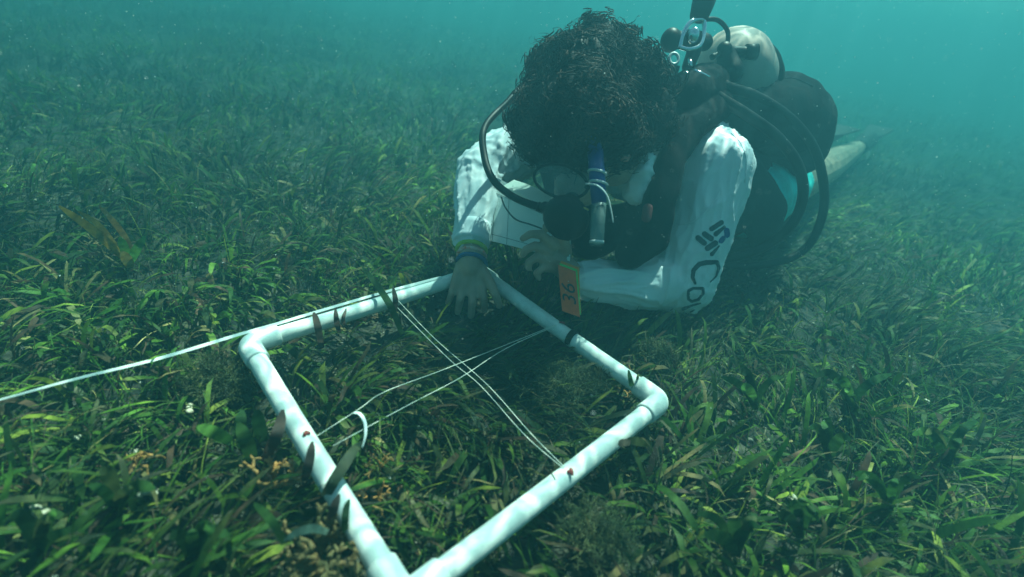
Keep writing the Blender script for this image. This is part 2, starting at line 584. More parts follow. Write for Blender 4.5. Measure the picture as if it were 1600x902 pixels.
# shirt: torso and sleeves as one garment, cut open at neck and cuffs
ADL, ADR, ADF = (LE - LS).normalized(), (RW - RE).normalized(), (LW - LE).normalized()
def folds(co, n):
    px, py, pz = px_of(co)
    if px > 1030 or co.y > .95: ad = ADL
    elif px > 860: ad = ADF
    else: ad = ADR
    t = co.dot(ad)
    pp = co - ad * t
    a = noise.noise(pp * 34 + ad * (t * 7))
    e = noise.noise(pp * 62 + ad * (t * 13) + Vector((4, 4, 4)))
    g = noise.noise(co * 12)
    de = min((co - LE).length, (co - RE).length)
    w = math.sin(t * 230 + 6 * a + 3 * g) * max(0, 1 - de / .11)
    return 0.0065 * (1 - abs(a)) ** 6 + 0.0032 * (1 - abs(e)) ** 6 + 0.005 * g + 0.0022 * w
b = MB()
b.chain([(at(985, 275, 1.11), .055), (CH, .125)])
b.chain([(at(1014, 246, .99), .010), (at(1006, 268, .995), .016), (at(992, 300, 1.03), .024)])
b.chain([(CH, .14), (BE, .135), (HI + Vector((0, -.05, .01)), .138)])
b.chain([(CH + Vector((.05, -.02, .02)), .11), (LS, .086), (at(1094, 350, 1.135), .074), (LE, .072)], 24)
b.chain([(LE, .070), (at(1000, 447, 1.12), .054), (at(940, 440, 1.09), .044), (at(906, 437, 1.072), .036)])
b.chain([(CH + Vector((-.08, -.06, .02)), .10), (RS, .085), (at(800, 240, 1.22), .068), (RE, .058), (at(744, 310, 1.125), .046), (at(737, 372, 1.070), .0365)])
shirt = b.fused('long_sleeved_shirt', 'shirt', diver, 0.0042, 8, folds)
# cuff hem
for p, q, r in ((at(741, 352, 1.083), at(737, 381, 1.065), .0385), (at(928, 438, 1.083), at(900, 436, 1.069), .0355)):
    d = (q - p)
    path = [p, p + d * .25, p + d * .5, p + d * .8, q, q - d * .04]
    MB().tube(path, [r, r * 1.02, r * .99, r * 1.03, r * 1.05, r * .92], 32).build('cuff', 'shirt', shirt)

# print on the sleeve: draw each stroke onto the surface of the cloth
dg = bpy.context.evaluated_depsgraph_get()
sv = [v.co.copy() for v in shirt.data.vertices]
bvh = BVHTree.FromPolygons(sv, [tuple(p.vertices) for p in shirt.data.polygons])
def on_cloth(px, py):
    d = (at(px, py, 1.0) - CAM).normalized()
    hit, nrm, idx, dist = bvh.ray_cast(CAM, d)
    if hit is None: return None
    return hit - d * 0.0012
def stroke_cells(pts, wid, step=0.75):
    P = [(1060 + x / 5.31, 330 + y / 5.31) for x, y in pts]
    W = [w / 5.31 / 2 for w in (wid if isinstance(wid, (list, tuple)) else [wid] * len(pts))]
    if len(W) != len(P): W = list(np.interp(np.linspace(0, 1, len(P)), np.linspace(0, 1, len(W)), W))
    pad = max(W) + 1
    x0, x1 = min(p[0] for p in P) - pad, max(p[0] for p in P) + pad
    y0, y1 = min(p[1] for p in P) - pad, max(p[1] for p in P) + pad
    cells = set()
    for i in range(int(x0 / step), int(x1 / step) + 1):
        for j in range(int(y0 / step), int(y1 / step) + 1):
            cx, cy = (i + .5) * step, (j + .5) * step
            for k in range(len(P) - 1):
                ax, ay = P[k]; bx, by = P[k + 1]
                dx, dy = bx - ax, by - ay
                t = max(0, min(1, ((cx - ax) * dx + (cy - ay) * dy) / (dx * dx + dy * dy + 1e-9)))
                w = W[k] * (1 - t) + W[k + 1] * t
                if math.hypot(cx - ax - dx * t, cy - ay - dy * t) < w:
                    cells.add((i, j)); break
    return cells
def print_mark(name, strokes, m, step=0.75):
    cells = set()
    for pts, w in strokes: cells |= stroke_cells(pts, w, step)
    vid, vs, fs = {}, [], []
    def vert(i, j):
        if (i, j) not in vid:
            p = on_cloth(i * step, j * step)
            if p is None: vid[(i, j)] = None
            else:
                vid[(i, j)] = len(vs); vs.append(p)
        return vid[(i, j)]
    for i, j in cells:
        q = [vert(i, j), vert(i, j + 1), vert(i + 1, j + 1), vert(i + 1, j)]
        if None in q: continue
        if max((vs[q[0]] - vs[q[2]]).length, (vs[q[1]] - vs[q[3]]).length) > .02: continue
        fs.append(tuple(q))
    if fs: pydata(name, vs, fs, m, shirt, smooth=True)
def ring(cx, cy, rx, ry, rot=0, n=20):
    return [(cx + rx * math.cos(a) * math.cos(rot) - ry * math.sin(a) * math.sin(rot),
             cy + rx * math.cos(a) * math.sin(rot) + ry * math.sin(a) * math.cos(rot)) for a in [2 * math.pi * k / n for k in range(n + 1)]]
print_mark('emblem', [([(275, 148), (358, 95)], 40), ([(312, 190), (382, 132)], (42, 22)), ([(218, 190), (272, 228)], 46),
                      ([(163, 222), (214, 264)], 46), ([(243, 308), (306, 266)], 48), ([(278, 358), (338, 290)], (36, 12))], 'print')
print_mark('emblem', [([(402, 162), (405, 198)], 48), ([(355, 248), (372, 226)], 42)], 'print_blue')
print_mark('lettering', [([(140, 600), (118, 550), (126, 490), (172, 440), (240, 425), (320, 425), (338, 470), (312, 545), (265, 588)], (22, 34, 38, 40, 40, 30, 16, 10)),
                         ([(80, 700), (85, 660), (125, 640), (205, 642), (205, 685), (165, 735), (110, 750), (82, 728), (80, 700)], 24),
                         ([(40, 812), (110, 785), (185, 765)], (30, 18, 12)), ([(0, 860), (75, 852), (135, 820)], (20, 16, 10))], 'print')

# shorts
b = MB()
b.chain([(HI + Vector((0, -.02, 0)), .145), (HI + Vector((0, .08, 0)), .135)])
b.chain([(HL, .115), (HL.lerp(KL, .34), .10)])
b.chain([(HR, .125), (HR.lerp(KR, .42), .095)])
b.fused('swim_shorts', 'cyan', diver, 0.008, 6, lambda co, n: .006 * noise.noise(co * 18))

# wrist bands
def wristband(px, py, d, r, wid, m, name, lab):
    c = at(px, py, d)
    ax = (RW - RE).normalized()
    MBx = MB()
    t0 = ax.orthogonal().normalized(); t1 = ax.cross(t0)
    loop = [c + (t0 * math.cos(a) + t1 * math.sin(a)) * r for a in [2 * math.pi * k / 36 for k in range(37)]]
    MBx.tube(loop, wid, 8, cap=False)
    o = MBx.build(name, m, diver)
    o['label'] = lab
wristband(737, 391, 1.060, .0315, .0048, 'bandy', 'wristband', 'yellow green wristband')
wristband(737, 400, 1.058, .0305, .0036, 'bandr', 'wristband', 'red and white beaded wristband')
wristband(737, 410, 1.056, .0305, .0052, 'bandb', 'wristband', 'blue cord wristband')

# hair: lobes of springy curls over a dark under layer
lobes = [(930, 88, 44, .99), (868, 112, 40, .98), (840, 195, 38, .95), (905, 180, 78, .93), (980, 118, 50, 1.0), (1005, 182, 42, 1.0),
         (818, 190, 20, .96), (955, 212, 46, .95), (880, 232, 32, .93), (905, 132, 70, .96), (962, 72, 26, 1.03), (1026, 200, 24, 1.02),
         (1018, 140, 24, 1.03), (848, 145, 32, .96)]
b = MB()
for px, py, r, d in lobes:
    rr = r * d / FPX
    b.ell(at(px, py, d), (rr, rr, rr))
hairbase = b.fused('hair', 'hair', diver, 0.006, 3, lambda co, n: .016 * noise.noise(co * 22) + .007 * noise.noise(co * 70))
hc = hairbase.data.color_attributes.new('Col', 'FLOAT_COLOR', 'POINT')
hc.data.foreach_set('color', np.tile([.005, .004, .004, 1], len(hairbase.data.vertices)).astype(np.float32))
def curls(n):
    polys = hairbase.data.polygons
    vs, fs, cs = [], [], []
    for q in range(n):
        p = polys[random.randrange(len(polys))]
        c0, nr = p.center.copy(), p.normal.copy()
        fz = c0 * 17
        flow = Vector((noise.noise(fz), noise.noise(fz + Vector((31, 7, 3))), noise.noise(fz + Vector((5, 47, 11))))) * 2.6
        flow = flow - nr * flow.dot(nr)
        lift = max(0, noise.noise(c0 * 24 + Vector((9, 9, 9))) + .2) * 1.4
        d = (nr * (.25 + 1.3 * lift) + flow + Vector((random.gauss(0, .1), random.gauss(0, .1), random.gauss(0, .1)))).normalized()
        if c0.dot(DN) - HEAD.dot(DN) > .085 and random.random() < .6: continue
        wisp = random.random() < .07
        L = random.uniform(.022, .046) * (1 + .5 * lift) * (1.3 if wisp else 1)
        hr = (.0085 + .006 * noise.noise(c0 * 19)) * (1.25 if wisp else 1) * random.uniform(.8, 1.15)
        turns = max(.9, 1.9 + 1.3 * noise.noise(c0 * 15)) + random.gauss(0, .08)
        a = (d.cross(FW) + Vector((1e-4, 0, 0))).normalized(); bb = d.cross(a)
        ph = 6 * noise.noise(c0 * 13) + random.gauss(0, .3)
        th = random.uniform(.0004, .0008) if wisp else random.uniform(.0010, .0026)
        N = 15
        base_i = len(vs)
        k3 = random.uniform(0, 1)
        colr = (.012 + .06 * k3 ** 5, .008 + .03 * k3 ** 5, .006 + .012 * k3 ** 5, 1)
        bend = (flow.cross(nr) * .5 + Vector((random.gauss(0, .2), random.gauss(0, .2), random.gauss(0, .2))))
        for i in range(N):
            t = i / (N - 1)
            an_ = ph + turns * 6.28 * t
            pos = c0 - nr * .005 + d * (L * t) + bend * (L * t * t * .5) + (a * math.cos(an_) + bb * math.sin(an_)) * hr * min(1, .3 + t) - nr * (L * .55 * t * t)
            w = th * (1.0 - .7 * t ** 2)
            o1 = (a * math.cos(an_) + bb * math.sin(an_)) * w * .55
            o2 = d * w
            for kk in range(4):
                an = 1.5708 * kk
                vs.append(pos + o1 * math.cos(an) + o2 * math.sin(an))
                cs.append(colr)
            if i:
                s0 = base_i + (i - 1) * 4; s1 = s0 + 4
                for kk in range(4):
                    k2 = (kk + 1) % 4
                    fs.append((s0 + kk, s0 + k2, s1 + k2, s1 + kk))
    o = pydata('curls', vs, fs, 'hair', hairbase)
    ca = o.data.color_attributes.new('Col', 'FLOAT_COLOR', 'POINT')
    ca.data.foreach_set('color', np.array(cs, dtype=np.float32).ravel())
curls(8000)
# a visible ear
b = MB()
b.ell(at(974, 246, .925), (.014, .007, .008))
b.ell(at(980, 243, .93), (.008, .006, .008))
b.fused('ear', 'skinpink', diver, .0015, 4)

# ------------------------------------------------------------------ mask, with skirt, lens and strap
mask = empty('dive_mask', at(880, 285, .9))
tag(mask, 'clear lensed dive mask with black strap worn on the bowed face', 'dive mask')
FD = (at(868, 320, .80) - at(893, 285, .96)).normalized()      # direction the face looks
fx = FD.cross((at(893, 285, .96) - HEAD).normalized()).normalized()
fy = FD.cross(fx).normalized()
mc = at(876, 284, .915)
def oval(c, rx, ry, n=28, dep=0.0, flat=.0):
    return [c + fx * (rx * math.cos(a)) + fy * (ry * math.sin(a)) + FD * dep for a in [2 * math.pi * k / n for k in range(n)]]
loop = oval(mc, .052, .030)
MB().tube(loop + [loop[0]], .0030, 8, cap=False).build('mask_frame', 'rubber', mask)
vs = [mc + FD * .004] + oval(mc, .050, .028, dep=.003)
pydata('lens', vs, [(0, 1 + k, 1 + (k + 1) % 28) for k in range(28)], 'lens', mask)
r0, r1 = oval(mc, .052, .030), oval(mc - FD * .035, .060, .038)
pydata('skirt', r0 + r1, [(k, (k + 1) % 28, 28 + (k + 1) % 28, 28 + k) for k in range(28)], 'clear', mask)
MB().tube(smooth_path([mc + fx * .05, at(940, 262, .915), at(985, 235, .95), at(1010, 200, 1.0)], 6), .006, 8, flat=.35).build('strap', 'rubber', mask)

# ------------------------------------------------------------------ snorkel
sn = empty('snorkel', at(935, 385, .86))
tag(sn, 'blue snorkel with white rings and a clear lower chamber hanging beside the face', 'snorkel')
p0, p1, p2, p3 = at(909, 150, .865), at(930, 235, .865), at(936, 318, .86), at(932, 384, .86)
MB().tube(smooth_path([at(905, 118, .87), p0, p1], 6), [.008, .0105, .0130], 20).build('tube', 'blue', sn)
MB().tube([p1, p1.lerp(p2, .5), p2], [.0140, .0140, .0132], 24).build('flexible_joint', 'blue', sn)
MB().tube([p2, p2.lerp(p3, .5), p3.lerp(p2, .06), p3], [.0130, .0125, .0122, .0110], 24).build('clear_chamber', 'clear', sn)
MB().tube([p3.lerp(p2, .12), p3.lerp(p2, .06)], .0128, 24).build('end_rim', 'white', sn)
for (x, y) in ((933, 270), (935, 287)):
    c = at(x, y, .862)
    ax = (p2 - p1).normalized() + DN * .2 - RX * .35
    ax.normalize()
    t0 = ax.orthogonal().normalized(); t1 = ax.cross(t0)
    lp = [c + (t0 * math.cos(a) + t1 * math.sin(a)) * .0155 for a in [2 * math.pi * k / 30 for k in range(31)]]
    MB().tube(lp, .0024, 8, cap=False).build('ring', 'white', sn)
MB().tube(smooth_path([at(915, 287, .845), at(933, 290, .838), at(948, 305, .838), at(955, 330, .845), at(958, 348, .85)], 6), [.0032, .003, .0025, .002], 8, flat=.5).build('keeper_strap', 'white', sn)

# ------------------------------------------------------------------ regulator: first stage, hoses, second stages
reg = empty('regulator', at(1085, 60, 1.1))
tag(reg, 'breathing regulator with chrome yoke on the tank, black hoses and mouthpiece at the diver mouth', 'regulator')
b = MB()
rc = at(884, 341, .885)
nf = (CAM - rc).normalized() * .75 + DN * .35 - RX * .3
nf.normalize()
rot = nf.to_track_quat('Z', 'Y').to_matrix()
b.ell(rc, (.044, .044, .026), rot)
b.ell(rc - nf * .012, (.034, .034, .024), rot)
b.capsule(rc - nf * .01, .022, at(893, 312, .93), .016)
b.capsule(rc + RX * -.012 - DN * .012, .014, at(852, 324, .895), .011)
s2 = b.fused('second_stage', 'rubber', reg, .0024, 3)
lp = [rc + nf * .019 + rot @ Vector((math.cos(a) * .024, math.sin(a) * .024, 0)) for a in [2 * math.pi * k / 30 for k in range(31)]]
MB().tube(lp, .0022, 6, cap=False).build('cover_ring', 'rubber', s2)
for k in range(3):
    q = rc + nf * .0225 + rot @ Vector((-.012 + .012 * k, 0, -.0008))
    MB().tube([q - rot @ Vector((0, .014, 0)), q + rot @ Vector((0, .014, 0))], .0016, 6).build('purge_rib', 'rubber', s2)
MB().tube([at(905, 322, .86), at(920, 328, .856)], [.0022, .0016], 8).build('brass_clip', mat('brass', (.55, .42, .16), .3, metal=.8), s2)
def hose(name, pts, r, m='rubber', ribs=False):
    pp = smooth_path(pts, 10)
    o = MB().tube(pp, r, 14).build(name, m, reg)
    for p, q in ((pp[0], pp[2]), (pp[-1], pp[-3])):
        MB().tube([p, q], r * 1.28, 14).build('hose_sleeve', m, o)
    return o
hose('hose', [at(1060, 110, 1.08), at(960, 90, 1.12), at(840, 120, 1.1), at(790, 163, 1.05), at(757, 200, 1.0), at(757, 245, .97), at(772, 283, .95), at(806, 310, .93), at(850, 326, .90)], .0072)
hose('hose', [at(1100, 112, 1.11), at(1135, 135, 1.12), at(1180, 150, 1.16), at(1235, 185, 1.22), at(1272, 232, 1.28), at(1287, 290, 1.32), at(1284, 340, 1.36), at(1262, 385, 1.40), at(1222, 408, 1.42), at(1160, 416, 1.42), at(1110, 405, 1.4)], .0118)
hose('hose', [at(1095, 122, 1.10), at(1120, 150, 1.10), at(1165, 178, 1.12), at(1215, 215, 1.16), at(1248, 262, 1.2), at(1254, 310, 1.24), at(1235, 353, 1.28), at(1195, 385, 1.32), at(1150, 402, 1.34), at(1112, 408, 1.36)], .0128)
hose('hose', [at(1100, 30, 1.11), at(1122, 32, 1.12), at(1137, 50, 1.13), at(1133, 75, 1.13), at(1112, 90, 1.12)], .0052)
b = MB()
b.capsule(at(1080, 62, 1.09), .022, at(1100, 66, 1.12), .020)
b.ell(at(1048, 63, 1.09), (.022, .024, .026))
b.capsule(at(1050, 63, 1.09), .020, at(1085, 62, 1.1), .017)
b.capsule(at(1085, 78, 1.1), .016, at(1075, 105, 1.1), .014)
fs1 = b.fused('first_stage', 'rubber', reg, .003, 3)
# chrome yoke
yk = smooth_path([at(1062, 74, 1.075), at(1068, 52, 1.07), at(1080, 34, 1.07), at(1098, 31, 1.08), at(1100, 48, 1.085), at(1094, 70, 1.08), at(1078, 77, 1.075), at(1062, 74, 1.075)], 8)
MB().tube(yk, .0052, 12, cap=False).build('yoke', 'chrome', reg)
MB().ell(at(1083, 56, 1.072), (.013, .012, .018)).build('yoke_body', 'chrome', reg)
yb = MB().tube([at(1092, 27, 1.08), at(1098, 8, 1.085), at(1104, -12, 1.09)], [.020, .024, .026], 16)
yb.build('yoke_knob', 'rubber', reg)
for p, q in (((1070, 112), (1082, 124)), ((1084, 110), (1108, 121)), ((1079, 104), (1078, 92))):
    MB().tube([at(*p, 1.07), at(*q, 1.075)], .0045, 10).build('hose_fitting', 'chrome', reg)
lp = [at(1053, 92, 1.07) + RX * (.010 * math.cos(a)) + DN * (.012 * math.sin(a)) for a in [2 * math.pi * k / 24 for k in range(25)]]
MB().tube(lp, .0035, 8, cap=False).build('port_cap', 'white', reg)

# ------------------------------------------------------------------ tank
tank = empty('scuba_tank', Vector((.15, 1.4, .34)))
tag(tank, 'pale metal scuba tank strapped on the diver back with light ripples on it', 'scuba tank')
T0, T1 = Vector((.125, 1.14, .483)), Vector((.045, 1.70, .30))
ta = (T1 - T0).normalized()
prof = [(-.062, .014), (-.058, .022), (-.052, .032), (-.042, .050), (-.026, .070), (-.005, .084), (.02, .0905), (.05, .092), (.3, .092), (.5, .092), (.57, .088), (.6, .07), (.61, .02)]
MB().tube([T0 + ta * a for a, r in prof], [r for a, r in prof], 40).build('cylinder', 'tank', tank)
vb = MB()
vp = T0 - ta * .075
vb.capsule(T0 - ta * .05, .016, vp - ta * .02, .017)
vb.capsule(vp, .014, vp + RX * .05, .012)
vb.capsule(vp + DN * .01, .022, vp + DN * .045 + RX * .012, .028)
vb.fused('valve', 'rubber', tank, .003, 3)
MB().tube([vp + RX * .045, vp + RX * .07], [.017, .019], 14).build('valve_knob', 'rubber', tank)
MB().tube([T0 + ta * .115, T0 + ta * .122, T0 + ta * .165, T0 + ta * .172], [.0925, .101, .101, .0925], 40).build('tank_band', 'black', tank)

# ------------------------------------------------------------------ buoyancy vest
bcd = empty('buoyancy_vest', Vector((.15, 1.3, .3)))
tag(bcd, 'black buoyancy vest with padded wings and shoulder straps worn over the shirt', 'buoyancy vest')
def puff(co, n):
    return .006 * noise.noise(co * 9) + .003 * noise.noise(co * 28)
b = MB()
b.chain([(at(1150, 180, 1.20), .055), (at(1190, 182, 1.28), .085), (at(1222, 182, 1.38), .118), (at(1240, 192, 1.42), .108), (at(1240, 225, 1.47), .10)])
b.chain([(Vector((.02, 1.15, .36)), .07), (Vector((.0, 1.4, .33)), .09), (Vector((.03, 1.6, .3)), .09)])
b.chain([(Vector((.14, 1.15, .34)), .09), (Vector((.16, 1.6, .25)), .10)])
bladder = b.fused('bladder', 'black', bcd, .006, 8, puff)
b = MB()
b.chain([(CH + Vector((.01, .07, .01)), .152), (BE, .150), (HI + Vector((0, -.1, .01)), .150)])
b.chain([(at(1150, 250, 1.30), .05), (at(1190, 330, 1.38), .065), (at(1195, 375, 1.42), .04)])
b.fused('jacket', 'navy', bcd, .006, 8, puff)
b = MB()
b.chain([(at(1120, 165, 1.14), .036), (at(1078, 200, 1.06), .034), (at(1050, 250, 1.02), .030), (at(1030, 310, 1.01), .032), (at(1020, 370, 1.03), .036), (at(985, 395, 1.06), .036)])
b.chain([(at(1020, 370, 1.04), .036), (at(985, 345, 1.07), .045), (at(925, 365, 1.13), .062), (at(905, 330, 1.13), .05)])
b.chain([(at(1070, 150, 1.10), .05), (at(1100, 140, 1.16), .06), (at(1060, 190, 1.12), .05)])
b.fused('shoulder_strap', 'black', bcd, .004, 6, puff)
b = MB()
b.chain([(Vector((.0, 1.0, .37)), .036), (at(860, 250, 1.10), .03), (at(880, 330, 1.10), .03)])
b.fused('shoulder_strap', 'black', bcd, .004, 6, puff)
bx = MB().capsule(at(1012, 326, .975), .010, at(1010, 340, .975), .010)
bx.build('red_buckle', mat('dull_red_plastic', (.16, .03, .03), .7), bcd)

def seam(target, pxs, r, name, m, parent):
    me = target.data
    bv = BVHTree.FromPolygons([v.co.copy() for v in me.vertices], [tuple(p.vertices) for p in me.polygons])
    pts = []
    for px, py in smooth_path([Vector((a, b_, 0)) for a, b_ in pxs], 6) and [(v.x, v.y) for v in smooth_path([Vector((a, b_, 0)) for a, b_ in pxs], 6)]:
        d = (at(px, py, 1.0) - CAM).normalized()
        h = bv.ray_cast(CAM, d)[0]
        if h is not None: pts.append(h - d * r * .4)
    if len(pts) > 3: MB().tube(pts, r, 8).build(name, m, parent)
seam(bladder, [(1165, 160), (1195, 135), (1235, 122), (1270, 135)], .002, 'seam', 'navy', bladder)
seam(bladder, [(1180, 230), (1220, 245), (1262, 232), (1288, 200)], .002, 'seam', 'navy', bladder)
seam(shirt, [(1140, 206), (1158, 225), (1166, 252), (1164, 285)], .0016, 'seam', 'shirt', shirt)
seam(shirt, [(1060, 352), (1085, 345), (1108, 325), (1125, 300)], .0014, 'seam', 'shirt', shirt)

# ------------------------------------------------------------------ fins
def fin(name, heel, tip, wid, label):
    e = empty(name, heel)
    tag(e, label, 'swim fin', 'fins on the diver feet')
    d = (tip - heel); side = d.cross(Vector((0, 0, 1))).normalized(); up = side.cross(d).normalized()
    prof = [(0, .045), (.2, .05), (.3, .055), (.5, .075), (.8, .095), (1.0, .1)]
    vs, fs = [], []
    for t, w in prof:
        c = heel + d * t + up * (.02 * math.sin(t * 3))
        th = .004 if t > .3 else .02
        vs += [c - side * w * wid - up * th, c + side * w * wid - up * th, c + side * w * wid + up * th, c - side * w * wid + up * th]
    for i in range(len(prof) - 1):
        for k in range(4):
            k2 = (k + 1) % 4
            fs.append((4 * i + k, 4 * i + k2, 4 * i + 4 + k2, 4 * i + 4 + k))
    fs += [(3, 2, 1, 0), tuple(4 * (len(prof) - 1) + k for k in range(4))]
    pydata('blade', vs, fs, 'fin', e, smooth=False)
    MB().capsule(heel, .05, heel + d * .35, .055).build('foot_pocket', 'fin', e)
fin('swim_fin', at(1342, 231, 2.87), at(1378, 200, 3.25), .7, 'dark swim fin on the raised foot nearest the camera, fading into haze')
fin('swim_fin', AR + Vector((0, .06, .01)), AR + Vector((-.05, .6, .06)), 1.0, 'dark swim fin on the lower foot hidden further behind')

# ------------------------------------------------------------------ slate with sheet
sl = empty('writing_slate', at(820, 340, 1.05))
tag(sl, 'white underwater writing slate held in the left hand under the bowed face', 'writing slate')
q = [at(764, 272, 1.13), at(893, 338, 1.02), at(890, 408, 1.02), at(757, 374, 1.085)]
# bend the board a little: grid sheet with thickness
def sheet(name, q, th, m, parent, bow=0.0, n=10):
    vs, fs = [], []
    nn = (q[1] - q[0]).cross(q[3] - q[0]).normalized()
    if nn.dot(CAM - q[0]) < 0: nn = -nn
    for s in (0, 1):
        for j in range(n + 1):
            for i in range(n + 1):
                u, v = i / n, j / n
                p = (q[0] * (1 - u) + q[1] * u) * (1 - v) + (q[3] * (1 - u) + q[2] * u) * v
                vs.append(p + nn * (bow * math.sin(math.pi * u) - s * th))
    N = (n + 1) ** 2
    for j in range(n):
        for i in range(n):
            a = j * (n + 1) + i
            fs.append((a, a + 1, a + n + 2, a + n + 1))
            fs.append((N + a, N + a + n + 1, N + a + n + 2, N + a + 1))
    def edge(l):
        for a, b_ in zip(l[:-1], l[1:]): fs.append((a, b_, N + b_, N + a))
    edge([i for i in range(n + 1)]); edge([i * (n + 1) + n for i in range(n + 1)])
    edge([n * (n + 1) + n - i for i in range(n + 1)]); edge([(n - i) * (n + 1) for i in range(n + 1)])
    return pydata(name, vs, fs, m, parent, smooth=False)
sheet('board', q, .003, 'slate', sl, .004)
q2 = [at(788, 291, 1.09), at(803, 282, 1.10), at(876, 318, 1.03), at(862, 330, 1.02)]
q2 = [at(803, 281, 1.10), at(880, 318, 1.03), at(860, 335, 1.01), at(786, 291, 1.075)]
sheet('paper_sheet', q2, .0008, 'paper', sl, .006)
def quad_pt(q, u, v, off):
    nn = (q[1] - q[0]).cross(q[3] - q[0]).normalized()
    if nn.dot(CAM - q[0]) < 0: nn = -nn
    return (q[0] * (1 - u) + q[1] * u) * (1 - v) + (q[3] * (1 - u) + q[2] * u) * v + nn * (off + .004 * math.sin(math.pi * u))
for v in (.25, .9):
    MB().tube([quad_pt(q, u / 10, v, .0006) for u in range(0, 11)], .0005, 4).build('ruled_line', 'ink', sl)
for u in (.1, .28):
    MB().tube([quad_pt(q, u, v / 10, .0006) for v in range(0, 11)], .0004, 4).build('ruled_line', 'ink', sl)
MB().tube(smooth_path([at(783, 308, 1.05), at(790, 325, 1.04), at(806, 343, 1.03), at(832, 352, 1.015), at(868, 366, .99)], 6), .0017, 8).build('pencil_cord', 'ink', sl)

# ------------------------------------------------------------------ number cards clipped on the far right pipe
cards = empty('number_cards', Vector((.29, .5, .02)))
tag(cards, 'bundle of orange and green number cards standing on the far right pipe', 'number cards')
CB = at(884, 488, .99)
cu = (RX * .93 + FW * .25 + DN * .33).normalized()
cv = (-DN + RX * -.09).normalized()
cn = cu.cross(cv).normalized()
if cn.dot(CAM - CB) < 0: cn = -cn
specs = [('orange', 0, 0, 0), ('green', .0048, .006, .0035), ('orange2', .0072, .010, .0065), ('orange', .0080, .0115, .0095), ('yellow', .0088, .0125, .0125), ('orange2', .0100, .0145, .015), ('yellow', .0102, .0150, .0172)]
for k, (mm, du, dv, dn) in enumerate(specs):
    o_ = CB + cu * (du - .008) - cn * dn + cv * dv
    w, h = .041, .094
    lean = cu * (.0012 * k)
    top = cv * h + lean
    p = [o_, o_ + cu * w, o_ + cu * w * .98 + top, o_ + top]
    c_ = [a - cn * (.0011 if k == 0 else .0021) for a in p] + p
    MB().box8(c_).build('card', mm, cards, smooth=False)
def text_on(name, txt, org, ux, uy, size, m, parent, off=.0006, bold=.0):
    cu_ = bpy.data.curves.new(name, 'FONT')
    cu_.body = txt
    cu_.size = size
    cu_.extrude = .0002
    cu_.offset = bold
    tmp = bpy.data.objects.new('tmp', cu_)
    COL.objects.link(tmp)
    me = bpy.data.meshes.new_from_object(tmp.evaluated_get(bpy.context.evaluated_depsgraph_get()))
    bpy.data.objects.remove(tmp)
    n = ux.cross(uy).normalized()
    for v in me.vertices:
        x, y, z = v.co
        v.co = org + ux * x + uy * y + n * (z + off)
    return link_mesh(name, me, m, parent, smooth=False)
# writing runs up the cards
text_on('written_number', '36', CB + cu * (.026) + cv * .020, cv, -cu, .045, 'marker', cards, off=.0008, bold=-.0002)
text_on('written_number', '2', CB + cu * (.0075 + .026) - cn * .0035 + cv * .064, cv, -cu, .028, 'marker', cards, off=.0008)
MB().tube([CB + cu * .008 - cn * .004, Vector((.292, .5, .014))], .0015, 8).build('cord', 'rubber', cards)

